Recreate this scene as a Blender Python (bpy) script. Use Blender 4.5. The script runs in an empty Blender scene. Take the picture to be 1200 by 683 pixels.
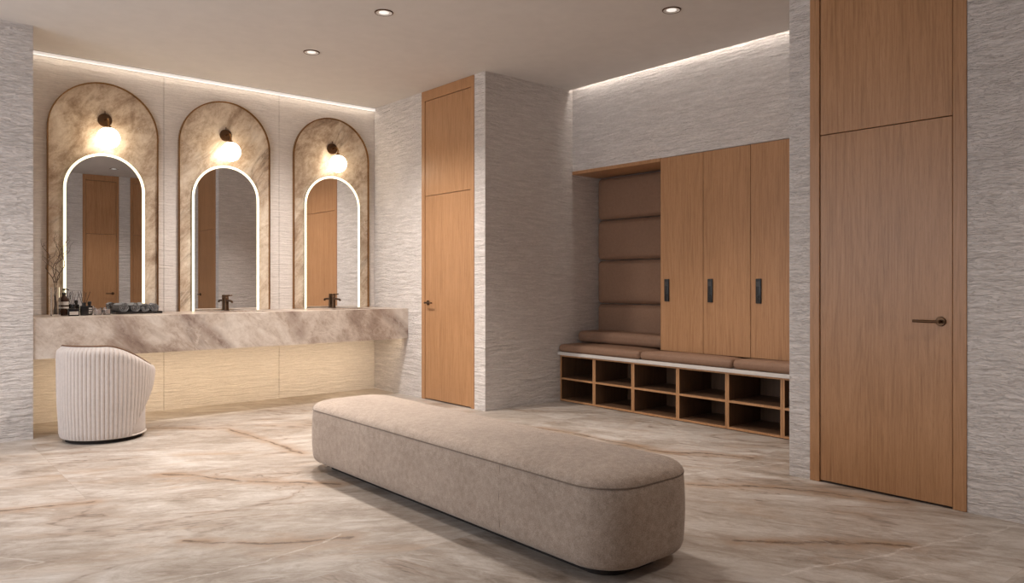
import bpy, bmesh, math, random
from mathutils import Vector, Matrix, Quaternion
random.seed(7)
SC = bpy.context.scene
COL = SC.collection
PI = math.pi

# ---------------------------------------------------------------- measures
H = 3.16            # ceiling height
XD = 4.353          # door wall (faces -x)
YM = 7.469          # mirror wall (faces -y)
YB = 5.462          # block face beside the lockers
XL = 5.498          # locker fronts and the wall above them
YP = 6.754          # pier face on the left
XP = 0.962          # pier end
YR = 2.429          # alcove side by the near door
XBACK = 5.95        # back of the locker recess
XW, YW = -2.0, -0.5 # wall with the added window, wall behind the viewer
CT, CB = 0.922, 0.606   # counter top / fascia bottom
YC = 6.769          # counter front

# ---------------------------------------------------------------- materials
def new_mat(name):
    m = bpy.data.materials.new(name); m.use_nodes = True
    nt = m.node_tree; nt.nodes.clear()
    out = nt.nodes.new('ShaderNodeOutputMaterial')
    b = nt.nodes.new('ShaderNodeBsdfPrincipled')
    nt.links.new(b.outputs[0], out.inputs[0])
    return m, nt, b

class G:
    """small helper around a node tree"""
    def __init__(s, nt): s.nt = nt
    def n(s, t, **kw):
        o = s.nt.nodes.new(t)
        for k, v in kw.items(): setattr(o, k, v)
        return o
    def link(s, a, b): s.nt.links.new(a, b)
    def val(s, node, key, v):
        if hasattr(v, 'is_output') or isinstance(v, bpy.types.NodeSocket): s.link(v, node.inputs[key])
        else: node.inputs[key].default_value = v
    def pos(s): return s.n('ShaderNodeNewGeometry').outputs['Position']
    def mapping(s, vec, scale=(1, 1, 1), rot=(0, 0, 0), loc=(0, 0, 0)):
        m = s.n('ShaderNodeMapping'); s.link(vec, m.inputs[0])
        m.inputs['Scale'].default_value = scale; m.inputs['Rotation'].default_value = rot
        m.inputs['Location'].default_value = loc
        return m.outputs[0]
    def noise(s, vec, scale, detail=4, rough=.5, dist=0):
        o = s.n('ShaderNodeTexNoise'); s.link(vec, o.inputs['Vector'])
        o.inputs['Scale'].default_value = scale; o.inputs['Detail'].default_value = detail
        o.inputs['Roughness'].default_value = rough; o.inputs['Distortion'].default_value = dist
        return o.outputs['Fac']
    def ramp(s, fac, stops, interp='LINEAR'):
        r = s.n('ShaderNodeValToRGB'); s.link(fac, r.inputs[0]); cr = r.color_ramp; cr.interpolation = interp
        while len(cr.elements) < len(stops): cr.elements.new(.5)
        for e, (p, c) in zip(cr.elements, stops):
            e.position = p; e.color = (c[0], c[1], c[2], 1) if isinstance(c, tuple) else (c, c, c, 1)
        return r.outputs[0]
    def math(s, op, a, b=0.0, c=None, clamp=False):
        m = s.n('ShaderNodeMath', operation=op, use_clamp=clamp); s.val(m, 0, a); s.val(m, 1, b)
        if c is not None: s.val(m, 2, c)
        return m.outputs[0]
    def vmath(s, op, a, b):
        m = s.n('ShaderNodeVectorMath', operation=op); s.val(m, 0, a); s.val(m, 1, b); return m.outputs[0]
    def mix(s, f, a, b, mode='MIX'):
        m = s.n('ShaderNodeMix', data_type='RGBA', blend_type=mode)
        s.val(m, 0, f)
        for i, v in ((6, a), (7, b)):
            if isinstance(v, tuple): m.inputs[i].default_value = (*v[:3], 1)
            else: s.link(v, m.inputs[i])
        return m.outputs[2]
    def bump(s, h, strength, dist, normal=None):
        b = s.n('ShaderNodeBump'); s.link(h, b.inputs['Height'])
        b.inputs['Strength'].default_value = strength; b.inputs['Distance'].default_value = dist
        if normal is not None: s.link(normal, b.inputs['Normal'])
        return b.outputs[0]

def plain(name, col, rough=.5, metal=0.0, spec=.5, bump=None, trans=0, ior=1.45):
    m, nt, b = new_mat(name); g = G(nt)
    p = g.pos(); f = g.noise(p, 9, 3)
    c = g.mix(f, tuple(x * .94 for x in col), tuple(min(1, x * 1.06) for x in col))
    g.link(c, b.inputs['Base Color'])
    b.inputs['Roughness'].default_value = rough; b.inputs['Metallic'].default_value = metal
    b.inputs['Specular IOR Level'].default_value = spec
    b.inputs['Transmission Weight'].default_value = trans; b.inputs['IOR'].default_value = ior
    if bump:
        g.link(g.bump(g.noise(p, bump[0], 3), bump[1], bump[2]), b.inputs['Normal'])
    return m

def emit(name, col, strength, base=(.8, .8, .8)):
    m, nt, b = new_mat(name)
    b.inputs['Base Color'].default_value = (*base, 1)
    b.inputs['Emission Color'].default_value = (*col, 1); b.inputs['Emission Strength'].default_value = strength
    return m

def chiselled(name, c0, c1, zs, strength, dist, along=1.0, levels=6.0):
    """plaster worked in broken horizontal layers: terraces of stretched noise with crisp lips"""
    m, nt, b = new_mat(name); g = G(nt)
    p = g.pos()
    w = g.n('ShaderNodeTexNoise'); g.link(p, w.inputs['Vector']); w.inputs['Scale'].default_value = 4.0; w.inputs['Detail'].default_value = 5
    q = g.vmath('ADD', p, g.vmath('MULTIPLY', g.vmath('SUBTRACT', w.outputs['Color'], (.5, .5, .5)), (.1, .1, .055)))
    n1 = g.noise(g.mapping(q, (3.4 * along, 3.4 * along, zs)), 1, 6, .60, .2)
    n2 = g.noise(g.mapping(q, (15 * along, 15 * along, zs * 2.6)), 1, 5, .66, .2)
    t = g.math('MULTIPLY', n1, levels * 2.2)
    fr = g.math('FRACT', t)
    step = g.math('ADD', g.math('FLOOR', t), g.math('MULTIPLY', fr, 4.0, clamp=True))
    h = g.math('ADD', g.math('MULTIPLY', step, .62 / levels), g.math('MULTIPLY', n1, .55))
    h = g.math('ADD', h, g.math('MULTIPLY', n2, .30))
    s1 = g.noise(g.mapping(q, (5.0 * along, 5.0 * along, zs * 1.5), (0, 0, 0), (3.1, 5.7, 9.2)), 1, 7, .70, .3)
    s2 = g.noise(g.mapping(p, (30, 30, 110), (0, 0, 0), (1.3, 2.2, 4.1)), 1, 4, .7)
    cf = g.math('ADD', g.math('MULTIPLY', s1, .65), g.math('MULTIPLY', s2, .35))
    hair = g.math('SUBTRACT', 1.0, g.math('DIVIDE', g.math('ABSOLUTE', g.math('SUBTRACT', s1, .5)), .02), clamp=True)
    cf = g.math('SUBTRACT', cf, g.math('MULTIPLY', hair, .06))
    g.link(g.ramp(cf, [(.40, c0), (.50, tuple((x + y) / 2 for x, y in zip(c0, c1))), (.60, c1)]), b.inputs['Base Color'])
    g.link(g.bump(h, strength, dist), b.inputs['Normal'])
    b.inputs['Roughness'].default_value = .85; b.inputs['Specular IOR Level'].default_value = .25
    return m

def wood(name, dark, mid, light, rough=.42):
    m, nt, b = new_mat(name); g = G(nt)
    p = g.pos()
    oi = g.n('ShaderNodeObjectInfo')
    q = g.vmath('ADD', p, g.vmath('MULTIPLY', oi.outputs['Random'], (7.3, 7.3, 3.1)))
    big = g.noise(g.mapping(q, (7, 7, .45)), 1, 3, .5, .6)
    rings = g.math('ABSOLUTE', g.math('MULTIPLY_ADD', g.math('FRACT', g.math('MULTIPLY', big, 11.0)), 2.0, -1.0))
    fine = g.noise(g.mapping(q, (95, 95, 3.2)), 1, 5, .62)
    tone = g.noise(g.mapping(q, (11, 11, .35)), 1, 2, .5)
    pore = g.noise(g.mapping(q, (260, 260, 16)), 1, 2, .5)
    f = g.math('ADD', g.math('MULTIPLY', rings, .10), g.math('ADD', g.math('MULTIPLY', fine, .68), g.math('MULTIPLY', tone, .22)))
    c = g.ramp(f, [(.24, dark), (.48, mid), (.76, light)])
    c = g.mix(g.math('MULTIPLY', g.math('GREATER_THAN', pore, .60), .28), c, dark)
    g.link(c, b.inputs['Base Color'])
    g.link(g.bump(fine, .10, .002), b.inputs['Normal'])
    b.inputs['Roughness'].default_value = rough; b.inputs['Specular IOR Level'].default_value = .35
    return m

def floor_marble():
    m, nt, b = new_mat('floor_marble'); g = G(nt)
    p = g.pos()
    # 3.68 x 1.84 m slabs in running bond
    sp = g.n('ShaderNodeSeparateXYZ'); g.link(p, sp.inputs[0])
    ty = g.math('DIVIDE', g.math('ADD', sp.outputs[1], .84), 1.84)
    odd = g.math('MODULO', g.math('FLOOR', ty), 2.0)
    tx = g.math('ADD', g.math('DIVIDE', g.math('ADD', sp.outputs[0], 2.76), 3.68), g.math('MULTIPLY', g.math('SUBTRACT', 1.0, odd), .5))
    cb = g.n('ShaderNodeCombineXYZ'); g.link(tx, cb.inputs[0]); g.link(ty, cb.inputs[1]); t = cb.outputs[0]
    cell = g.vmath('FLOOR', t, (0, 0, 0))
    wn = g.n('ShaderNodeTexWhiteNoise'); wn.noise_dimensions = '3D'; g.link(cell, wn.inputs['Vector'])
    rot = g.n('ShaderNodeVectorRotate', rotation_type='Z_AXIS'); g.link(p, rot.inputs['Vector'])
    ang = g.math('MULTIPLY_ADD', g.math('GREATER_THAN', wn.outputs['Value'], .5), .62, .52)
    g.link(ang, rot.inputs['Angle'])
    q = g.vmath('ADD', rot.outputs[0], g.vmath('MULTIPLY', wn.outputs['Color'], (23, 31, 0)))
    cloud = g.noise(g.mapping(q, (1.0, 2.1, 1)), 1.0, 6, .60, 1.3)
    mid = g.noise(g.mapping(q, (3.2, 8.5, 1)), 1.0, 10, .72, 2.0)
    fine = g.noise(g.mapping(q, (12, 30, 1)), 1.0, 9, .84, 1.8)
    a = g.math('ADD', g.math('MULTIPLY', cloud, .42), g.math('ADD', g.math('MULTIPLY', mid, .34), g.math('MULTIPLY', fine, .27)))
    c = g.ramp(a, [(.40, (.19, .147, .115)), (.46, (.285, .236, .194)), (.51, (.36, .308, .263)), (.56, (.44, .392, .347)), (.63, (.53, .49, .45))])
    # rust flush in the paler ground
    rust = g.math('MULTIPLY_ADD', g.noise(g.mapping(q, (.9, 3.2, 1), (0, 0, 0), (4, 9, 0)), 1, 6, .65, 1), 5.0, -2.75, clamp=True)
    c = g.mix(g.math('MULTIPLY', rust, .5), c, (.37, .245, .155))
    # dark brown veins, broken up, with a brown halo
    for sc, off, wd in ((1.0, 0, .010), (1.7, 13, .007)):
        v = g.noise(g.mapping(q, (.36 * sc, 1.15 * sc, 1), (0, 0, .12), (off, off * .7, 0)), 1.0, 6, .52, .7)
        dv = g.math('ABSOLUTE', g.math('SUBTRACT', v, .5))
        mask = g.math('MULTIPLY_ADD', g.noise(g.vmath('ADD', q, (off, 2, 0)), .9, 3), 7.0, -3.3, clamp=True)
        hm = g.math('MULTIPLY_ADD', mid, 4.0, -1.5, clamp=True)
        halo = g.math('SUBTRACT', 1.0, g.math('DIVIDE', dv, wd * 4.5), clamp=True)
        c = g.mix(g.math('MULTIPLY', g.math('MULTIPLY', halo, mask), g.math('MULTIPLY', hm, .8)), c, (.25, .165, .105))
        line = g.math('SUBTRACT', 1.0, g.math('DIVIDE', dv, wd), clamp=True)
        brk = g.math('MULTIPLY_ADD', g.noise(g.mapping(q, (7, 30, 1)), 1, 5, .7), 5.0, -2.0, clamp=True)
        c = g.mix(g.math('MULTIPLY', g.math('MULTIPLY', line, mask), g.math('MULTIPLY', brk, .9)), c, (.075, .045, .03))
    # the strongest veins, where they lie in this floor: polylines roughened by noise
    wq = g.n('ShaderNodeTexNoise'); g.link(p, wq.inputs['Vector']); wq.inputs['Scale'].default_value = 1.6; wq.inputs['Detail'].default_value = 8; wq.inputs['Roughness'].default_value = .62
    pw = g.vmath('ADD', p, g.vmath('MULTIPLY', g.vmath('SUBTRACT', wq.outputs['Color'], (.5, .5, .5)), (.30, .30, 0)))
    sp2 = g.n('ShaderNodeSeparateXYZ'); g.link(pw, sp2.inputs[0])
    def seg_dist(a_, b_):
        dx, dy = b_[0] - a_[0], b_[1] - a_[1]; L2 = dx * dx + dy * dy
        ex = g.math('SUBTRACT', sp2.outputs[0], a_[0]); ey = g.math('SUBTRACT', sp2.outputs[1], a_[1])
        u = g.math('DIVIDE', g.math('ADD', g.math('MULTIPLY', ex, dx), g.math('MULTIPLY', ey, dy)), L2, clamp=True)
        rx = g.math('SUBTRACT', ex, g.math('MULTIPLY', u, dx)); ry = g.math('SUBTRACT', ey, g.math('MULTIPLY', u, dy))
        return g.math('SQRT', g.math('ADD', g.math('MULTIPLY', rx, rx), g.math('MULTIPLY', ry, ry)))
    DARK = [((4.10, 4.85), (4.28, 4.10)), ((4.28, 4.10), (4.25, 3.42)), ((4.25, 3.42), (4.62, 2.86)), ((3.72, 2.72), (4.02, 2.28)), ((4.02, 2.28), (4.30, 1.72)),
            ((1.75, 6.62), (2.23, 6.21)), ((2.23, 6.21), (2.33, 4.95)), ((1.42, 4.98), (2.12, 4.02)), ((.30, 4.78), (.90, 4.62)), ((1.10, 3.62), (1.72, 3.16)), ((3.05, 1.95), (3.62, 1.45))]
    dm = None
    for a_, b_ in DARK:
        d_ = seg_dist(a_, b_); dm = d_ if dm is None else g.math('MINIMUM', dm, d_)
    hal = g.math('SUBTRACT', 1.0, g.math('DIVIDE', dm, .10), clamp=True)
    c = g.mix(g.math('MULTIPLY', hal, g.math('MULTIPLY_ADD', mid, 4.0, -1.3, clamp=True)), c, (.285, .185, .115))
    cor = g.math('SUBTRACT', 1.0, g.math('DIVIDE', dm, .020), clamp=True)
    c = g.mix(g.math('MULTIPLY', cor, g.math('MULTIPLY_ADD', g.noise(g.mapping(q, (7, 20, 1)), 1, 5, .7), 5.0, -1.8, clamp=True)), c, (.075, .045, .03))
    PALE = [((.75, 3.15), (1.70, 3.22)), ((.90, 3.05), (1.30, 2.95)), ((2.85, 1.62), (3.75, 1.39)), ((3.75, 1.39), (4.30, 1.20)), ((2.75, 1.42), (3.35, 1.25)), ((1.00, 6.0), (1.75, 5.75)), ((3.80, 2.87), (4.65, 2.62))]
    pm = None
    for a_, b_ in PALE:
        d_ = seg_dist(a_, b_); pm = d_ if pm is None else g.math('MINIMUM', pm, d_)
    pl_ = g.math('SUBTRACT', 1.0, g.math('DIVIDE', pm, .011), clamp=True)
    c = g.mix(g.math('MULTIPLY', pl_, g.math('MULTIPLY_ADD', fine, 2.4, -.85, clamp=True)), c, (.70, .645, .59))
    # long pale hair veins crossing the grain
    w = g.noise(g.mapping(q, (.22, .9, 1), (0, 0, .45)), 1.0, 3, .45, .25)
    wl = g.math('SUBTRACT', 1.0, g.math('DIVIDE', g.math('ABSOLUTE', g.math('SUBTRACT', w, .47)), .0035), clamp=True)
    w2 = g.noise(g.mapping(q, (.3, 1.2, 1), (0, 0, .30), (8, 3, 0)), 1.0, 4, .5, .3)
    wl2 = g.math('SUBTRACT', 1.0, g.math('DIVIDE', g.math('ABSOLUTE', g.math('SUBTRACT', w2, .52)), .003), clamp=True)
    wm = g.math('MULTIPLY_ADD', g.noise(g.vmath('ADD', q, (7, 3, 0)), 1.4, 6, .66), 5.0, -2.0, clamp=True)
    c = g.mix(g.math('MULTIPLY', g.math('MAXIMUM', wl, wl2), g.math('MULTIPLY', wm, .3)), c, (.74, .68, .62))
    fr = g.vmath('FRACTION', t, (0, 0, 0))
    sx = g.n('ShaderNodeSeparateXYZ'); g.link(fr, sx.inputs[0])
    j = None
    for o in (0, 1):
        e = g.math('MINIMUM', sx.outputs[o], g.math('SUBTRACT', 1.0, sx.outputs[o]))
        l = g.math('LESS_THAN', e, .0005)
        j = l if j is None else g.math('MAXIMUM', j, l)
    c = g.mix(g.math('MULTIPLY', j, .3), c, (.20, .14, .10))
    g.link(c, b.inputs['Base Color'])
    g.link(g.math('MULTIPLY_ADD', fine, .15, .34), b.inputs['Roughness'])
    b.inputs['Specular IOR Level'].default_value = .3
    return m

def slab_marble(name, cols, scale=1.0, ang=.6, vein=(.16, .10, .07), white=(.72, .64, .56), rough=.3, segs=()):
    m, nt, b = new_mat(name); g = G(nt)
    p = g.mapping(g.pos(), (scale, scale, scale), (0, ang, 0))
    cloud = g.noise(g.mapping(p, (1.7, 1.7, 3.0)), 1, 6, .62, .8)
    mid = g.noise(g.mapping(p, (5, 5, 8)), 1, 10, .74, .7)
    fine = g.noise(g.mapping(p, (22, 22, 34)), 1, 8, .80, .5)
    a = g.math('ADD', g.math('MULTIPLY', cloud, .46), g.math('ADD', g.math('MULTIPLY', mid, .38), g.math('MULTIPLY', fine, .22)))
    c = g.ramp(a, [(.42, cols[0]), (.49, cols[1]), (.545, cols[2]), (.63, cols[3])])
    v = g.noise(g.mapping(p, (.45, .45, 1.7)), 1.1, 7, .56, .9)
    dv = g.math('ABSOLUTE', g.math('SUBTRACT', v, .5))
    mask = g.math('MULTIPLY_ADD', g.noise(p, 1.0, 3), 7.0, -3.3, clamp=True)
    halo = g.math('MULTIPLY', g.math('SUBTRACT', 1.0, g.math('DIVIDE', dv, .075), clamp=True), g.math('MULTIPLY_ADD', mid, 3.0, -1.0, clamp=True))
    line = g.math('MULTIPLY', g.math('SUBTRACT', 1.0, g.math('DIVIDE', dv, .014), clamp=True), g.math('MULTIPLY_ADD', fine, 4.0, -1.5, clamp=True))
    c = g.mix(g.math('MULTIPLY', g.math('MULTIPLY', halo, mask), .85), c, vein)
    c = g.mix(g.math('MULTIPLY', g.math('MULTIPLY', line, mask), .8), c, tuple(x * .5 for x in vein))
    wn = g.n('ShaderNodeTexNoise'); g.link(p, wn.inputs['Vector']); wn.inputs['Scale'].default_value = 2.4; wn.inputs['Detail'].default_value = 7; wn.inputs['Roughness'].default_value = .6
    pd = g.vmath('ADD', p, g.vmath('MULTIPLY', g.vmath('SUBTRACT', wn.outputs['Color'], (.5, .5, .5)), (.55, .55, .55)))
    # dark veins that run down this slab
    if segs:
        pw = g.vmath('ADD', g.pos(), g.vmath('MULTIPLY', g.vmath('SUBTRACT', wn.outputs['Color'], (.5, .5, .5)), (.16, .16, .16)))
        sp = g.n('ShaderNodeSeparateXYZ'); g.link(pw, sp.inputs[0]); dm = None
        for a_, b_ in segs:
            dx, dz = b_[0] - a_[0], b_[1] - a_[1]; L2 = dx * dx + dz * dz
            ex = g.math('SUBTRACT', sp.outputs[0], a_[0]); ez = g.math('SUBTRACT', sp.outputs[2], a_[1])
            u = g.math('DIVIDE', g.math('ADD', g.math('MULTIPLY', ex, dx), g.math('MULTIPLY', ez, dz)), L2, clamp=True)
            rx = g.math('SUBTRACT', ex, g.math('MULTIPLY', u, dx)); rz = g.math('SUBTRACT', ez, g.math('MULTIPLY', u, dz))
            d_ = g.math('SQRT', g.math('ADD', g.math('MULTIPLY', rx, rx), g.math('MULTIPLY', rz, rz)))
            dm = d_ if dm is None else g.math('MINIMUM', dm, d_)
        c = g.mix(g.math('MULTIPLY', g.math('SUBTRACT', 1.0, g.math('DIVIDE', dm, .085), clamp=True), g.math('ADD', g.math('MULTIPLY_ADD', mid, 3.0, -1.4), g.math('MULTIPLY_ADD', fine, 3.0, -1.0), clamp=True)), c, (.215, .145, .115))
    # pale crackle
    for vs_, wd, k in ((3.0, .018, .75), (7.0, .02, .5)):
        vo = g.n('ShaderNodeTexVoronoi', feature='DISTANCE_TO_EDGE'); g.link(g.mapping(pd, (1, 1, 1.6)), vo.inputs['Vector']); vo.inputs['Scale'].default_value = vs_
        wl = g.math('SUBTRACT', 1.0, g.math('DIVIDE', vo.outputs['Distance'], wd), clamp=True)
        wm = g.math('MULTIPLY_ADD', g.noise(g.vmath('ADD', p, (7 + vs_, 3, 5)), 3.0, 6, .68), 6.0, -3.0, clamp=True)
        c = g.mix(g.math('MULTIPLY', g.math('MULTIPLY', wl, wm), k), c, white)
    g.link(c, b.inputs['Base Color'])
    b.inputs['Roughness'].default_value = rough; b.inputs['Specular IOR Level'].default_value = .35
    return m

def fabric(name, c0, c1, scale=420, strength=.25, rough=.95, sheen=.2):
    m, nt, b = new_mat(name); g = G(nt)
    p = g.pos()
    n1 = g.noise(p, scale, 2, .6); n2 = g.noise(p, 35, 4, .65); n3 = g.noise(p, 3, 2)
    f = g.math('ADD', g.math('MULTIPLY', n1, .5), g.math('ADD', g.math('MULTIPLY', n2, .35), g.math('MULTIPLY', n3, .15)))
    g.link(g.ramp(f, [(.36, c0), (.64, c1)]), b.inputs['Base Color'])
    g.link(g.bump(g.math('ADD', n1, g.math('MULTIPLY', n2, .5)), strength, .002), b.inputs['Normal'])
    b.inputs['Roughness'].default_value = rough; b.inputs['Specular IOR Level'].default_value = .15
    b.inputs['Sheen Weight'].default_value = sheen; b.inputs['Sheen Roughness'].default_value = .5
    return m

def glass(name, col=(1, 1, 1), rough=.0):
    m, nt, b = new_mat(name)
    b.inputs['Base Color'].default_value = (*col, 1); b.inputs['Transmission Weight'].default_value = 1
    b.inputs['Roughness'].default_value = rough; b.inputs['IOR'].default_value = 1.45
    return m

M = dict(
    wall=chiselled('chiselled_plaster', (.62, .57, .535), (.81, .755, .72), 32, 1.0, .03),
    wall_fine=chiselled('combed_plaster', (.63, .575, .53), (.77, .71, .66), 55, .7, .012),
    ceiling=plain('ceiling_paint', (.62, .585, .555), .9, spec=.1),
    floor=floor_marble(),
    counter=slab_marble('counter_marble', ((.27, .20, .16), (.42, .335, .275), (.55, .465, .395), (.68, .61, .54)), .9, -.75, (.20, .13, .10), segs=[((2.02, .95), (2.30, .74)), ((2.30, .74), (2.44, .58)), ((1.52, .95), (1.66, .70)), ((3.05, .95), (3.16, .72)), ((3.98, .95), (4.16, .80)), ((4.16, .80), (4.36, .64))]),
    panel=slab_marble('panel_marble', ((.29, .20, .135), (.46, .35, .255), (.61, .50, .385), (.75, .66, .55)), 1.15, .9, (.20, .125, .08)),
    wood=wood('oak_veneer', (.27, .132, .056), (.41, .213, .100), (.50, .277, .140), .36),
    gap=plain('shadow_gap', (.02, .015, .012), .9),
    bronze=plain('dark_bronze', (.10, .055, .03), .38, .9),
    brass=plain('aged_brass', (.36, .205, .085), .25, 1.0),
    black=plain('black_plastic', (.012, .012, .013), .4),
    graphite=plain('grey_sensor', (.045, .042, .042), .35),
    white=plain('white_enamel', (.75, .73, .70), .5),
    slab=plain('pale_stone', (.58, .54, .50), .5),
    leather=fabric('brown_leather', (.205, .120, .078), (.26, .157, .105), 260, .10, .55, .0),
    pouf=fabric('beige_boucle', (.25, .188, .145), (.48, .385, .312), 240, .5),
    chair=fabric('ribbed_cream', (.50, .44, .405), (.60, .535, .50), 500, .15),
    seam=fabric('brown_seam', (.16, .118, .09), (.22, .165, .128), 300, .2),
    welt=plain('cream_welt', (.50, .44, .39), .8),
    wood_shaded=wood('shaded_oak', (.075, .038, .02), (.125, .066, .035), (.165, .09, .05), .5),  # oak with the shade inside the cubbies put into its colour
    trim=plain('brown_piping', (.14, .07, .035), .5),
    towel=fabric('grey_terry', (.075, .073, .072), (.29, .28, .272), 300, .8),
    tray=plain('black_tray', (.02, .018, .017), .35),
    amber=plain('amber_glass', (.045, .02, .012), .12),
    darkglass=plain('black_glass', (.012, .011, .012), .1),
    label=plain('paper_label', (.62, .56, .50), .7),
    reed=plain('dark_reed', (.035, .024, .018), .8),
    twig=plain('dry_twig', (.10, .065, .045), .85, bump=(120, .5, .003)),
    glass=glass('clear_glass'),
    frosted=plain('rose_wax', (.62, .50, .45), .5),
    mirror=plain('mirror_silver', (.86, .86, .86), .0, 1.0),
    led=emit('led_warm', (1, .87, .53), 1.55),
    globe=emit('opal_globe', (1, .85, .64), 10.5),
    cove=emit('cove_profile', (1, .93, .86), .48),
    lens=emit('downlight_lens', (1, .93, .86), .75),
)
M['mirror'].node_tree.nodes['Principled BSDF'].inputs['Base Color'].default_value = (.95, .95, .95, 1)

# ---------------------------------------------------------------- mesh builder
class MB:
    def __init__(s): s.bm = bmesh.new()
    def verts(s, pts): return [s.bm.verts.new(p) for p in pts]
    def face(s, vs):
        try: return s.bm.faces.new(vs)
        except ValueError: return None
    def box(s, x0, x1, y0, y1, z0, z1, bev=0.0, seg=2):
        v = s.verts([(x, y, z) for x in (x0, x1) for y in (y0, y1) for z in (z0, z1)])
        fs = [s.face([v[i] for i in f]) for f in ((0, 1, 3, 2), (4, 6, 7, 5), (0, 4, 5, 1), (2, 3, 7, 6), (0, 2, 6, 4), (1, 5, 7, 3))]
        if bev:
            es = list({e for f in fs for e in f.edges})
            bmesh.ops.bevel(s.bm, geom=es, offset=bev, segments=seg, affect='EDGES', profile=.5)
        return s
    def lathe(s, prof, c=(0, 0, 0), axis='z', n=32, cap=True):
        rings = []
        for r, h in prof:
            ring = []
            for k in range(n):
                a = 2 * PI * k / n; u, w = r * math.cos(a), r * math.sin(a)
                q = (u, w, h) if axis == 'z' else ((u, h, w) if axis == 'y' else (h, u, w))
                ring.append(s.bm.verts.new((c[0] + q[0], c[1] + q[1], c[2] + q[2])))
            rings.append(ring)
        for a, b in zip(rings, rings[1:]):
            for k in range(n): s.face((a[k], a[(k + 1) % n], b[(k + 1) % n], b[k]))
        if cap:
            s.face(rings[0][::-1]); s.face(rings[-1])
        return s
    def tube(s, pts, r, n=10, close=False, cap=True):
        pts = [Vector(p) for p in pts]; m = len(pts)
        rad = r if isinstance(r, (list, tuple)) else [r] * m
        tang = []
        for i in range(m):
            a = pts[(i - 1) % m] if (i or close) else pts[0]
            b = pts[(i + 1) % m] if (i < m - 1 or close) else pts[-1]
            tang.append((b - a).normalized())
        t0 = tang[0]; up = Vector((0, 0, 1)) if abs(t0.z) < .9 else Vector((1, 0, 0))
        nv = (up - t0 * up.dot(t0)).normalized()
        rings = []
        for i in range(m):
            if i:
                q = tang[i - 1].rotation_difference(tang[i]); nv = q @ nv
                nv = (nv - tang[i] * nv.dot(tang[i])).normalized()
            bn = tang[i].cross(nv)
            rings.append([s.bm.verts.new(pts[i] + (nv * math.cos(2 * PI * k / n) + bn * math.sin(2 * PI * k / n)) * rad[i]) for k in range(n)])
        for i in range(m if close else m - 1):
            a, b = rings[i], rings[(i + 1) % m]
            for k in range(n): s.face((a[k], a[(k + 1) % n], b[(k + 1) % n], b[k]))
        if cap and not close:
            s.face(rings[0][::-1]); s.face(rings[-1])
        return s
    def sphere(s, c, r, n=32):
        bmesh.ops.create_uvsphere(s.bm, u_segments=n, v_segments=n // 2, radius=r, matrix=Matrix.Translation(c)); return s
    def prism(s, poly, d0, d1, plane='xz'):
        """closed polygon extruded along the axis it does not use"""
        def P(u, w, d): return (u, d, w) if plane == 'xz' else ((u, w, d) if plane == 'xy' else (d, u, w))
        a = s.verts([P(u, w, d0) for u, w in poly]); b = s.verts([P(u, w, d1) for u, w in poly])
        n = len(poly)
        for k in range(n): s.face((a[k], a[(k + 1) % n], b[(k + 1) % n], b[k]))
        s.face(a[::-1]); s.face(b)
        return s
    def band(s, outer, inner, d0, d1, plane='xz', closed=False):
        """solid strip between two matching polylines"""
        def P(u, w, d): return (u, d, w) if plane == 'xz' else ((u, w, d) if plane == 'xy' else (d, u, w))
        rows = [s.verts([P(u, w, d) for u, w in l]) for l, d in ((outer, d0), (outer, d1), (inner, d1), (inner, d0))]
        n = len(outer)
        for i in range(n if closed else n - 1):
            j = (i + 1) % n
            for k in range(4):
                a, b = rows[k], rows[(k + 1) % 4]
                s.face((a[i], a[j], b[j], b[i]))
        if not closed:
            s.face([r[0] for r in rows]); s.face([r[-1] for r in rows][::-1])
        return s
    def cushion(s, x0, x1, y0, y1, z0, z1, r, puff=(0, 0, 0), er=5, inner=10):
        hs = ((x1 - x0) / 2, (y1 - y0) / 2, (z1 - z0) / 2); c = Vector(((x0 + x1) / 2, (y0 + y1) / 2, (z0 + z1) / 2))
        r = min(r, *[h * .98 for h in hs])
        def ticks(h):
            e = [-h + r * (1 - math.cos(PI / 2 * 0)) for _ in ()]
            lo = [-h + r * i / er for i in range(er)]; mid = [-(h - r) + 2 * (h - r) * i / inner for i in range(inner + 1)]
            return lo + mid + [-t for t in reversed(lo)]
        T = [ticks(h) for h in hs]; vs = []
        for ax in range(3):
            b, d = [k for k in range(3) if k != ax]
            for sg in (-1, 1):
                grid = []
                for u in T[b]:
                    row = []
                    for w in T[d]:
                        p = [0, 0, 0]; p[ax] = sg * hs[ax]; p[b] = u; p[d] = w
                        q = [max(-(hs[k] - r), min(hs[k] - r, p[k])) for k in range(3)]
                        dv = Vector([p[k] - q[k] for k in range(3)]); dv.normalize()
                        o = Vector(q) + dv * r
                        for k in range(3):
                            if puff[k] and (k != 2 or dv[2] > 0) and (k != 0 or dv[0] < 0):
                                m1, m2 = [j for j in range(3) if j != k]
                                o[k] += puff[k] * dv[k] * (1 - (p[m1] / hs[m1]) ** 4) * (1 - (p[m2] / hs[m2]) ** 4)
                        row.append(s.bm.verts.new(c + o)); vs.append(row[-1])
                    grid.append(row)
                for i in range(len(grid) - 1):
                    for j in range(len(grid[0]) - 1):
                        s.face((grid[i][j], grid[i + 1][j], grid[i + 1][j + 1], grid[i][j + 1]))
        bmesh.ops.remove_doubles(s.bm, verts=vs, dist=1e-6)
        return s
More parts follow.
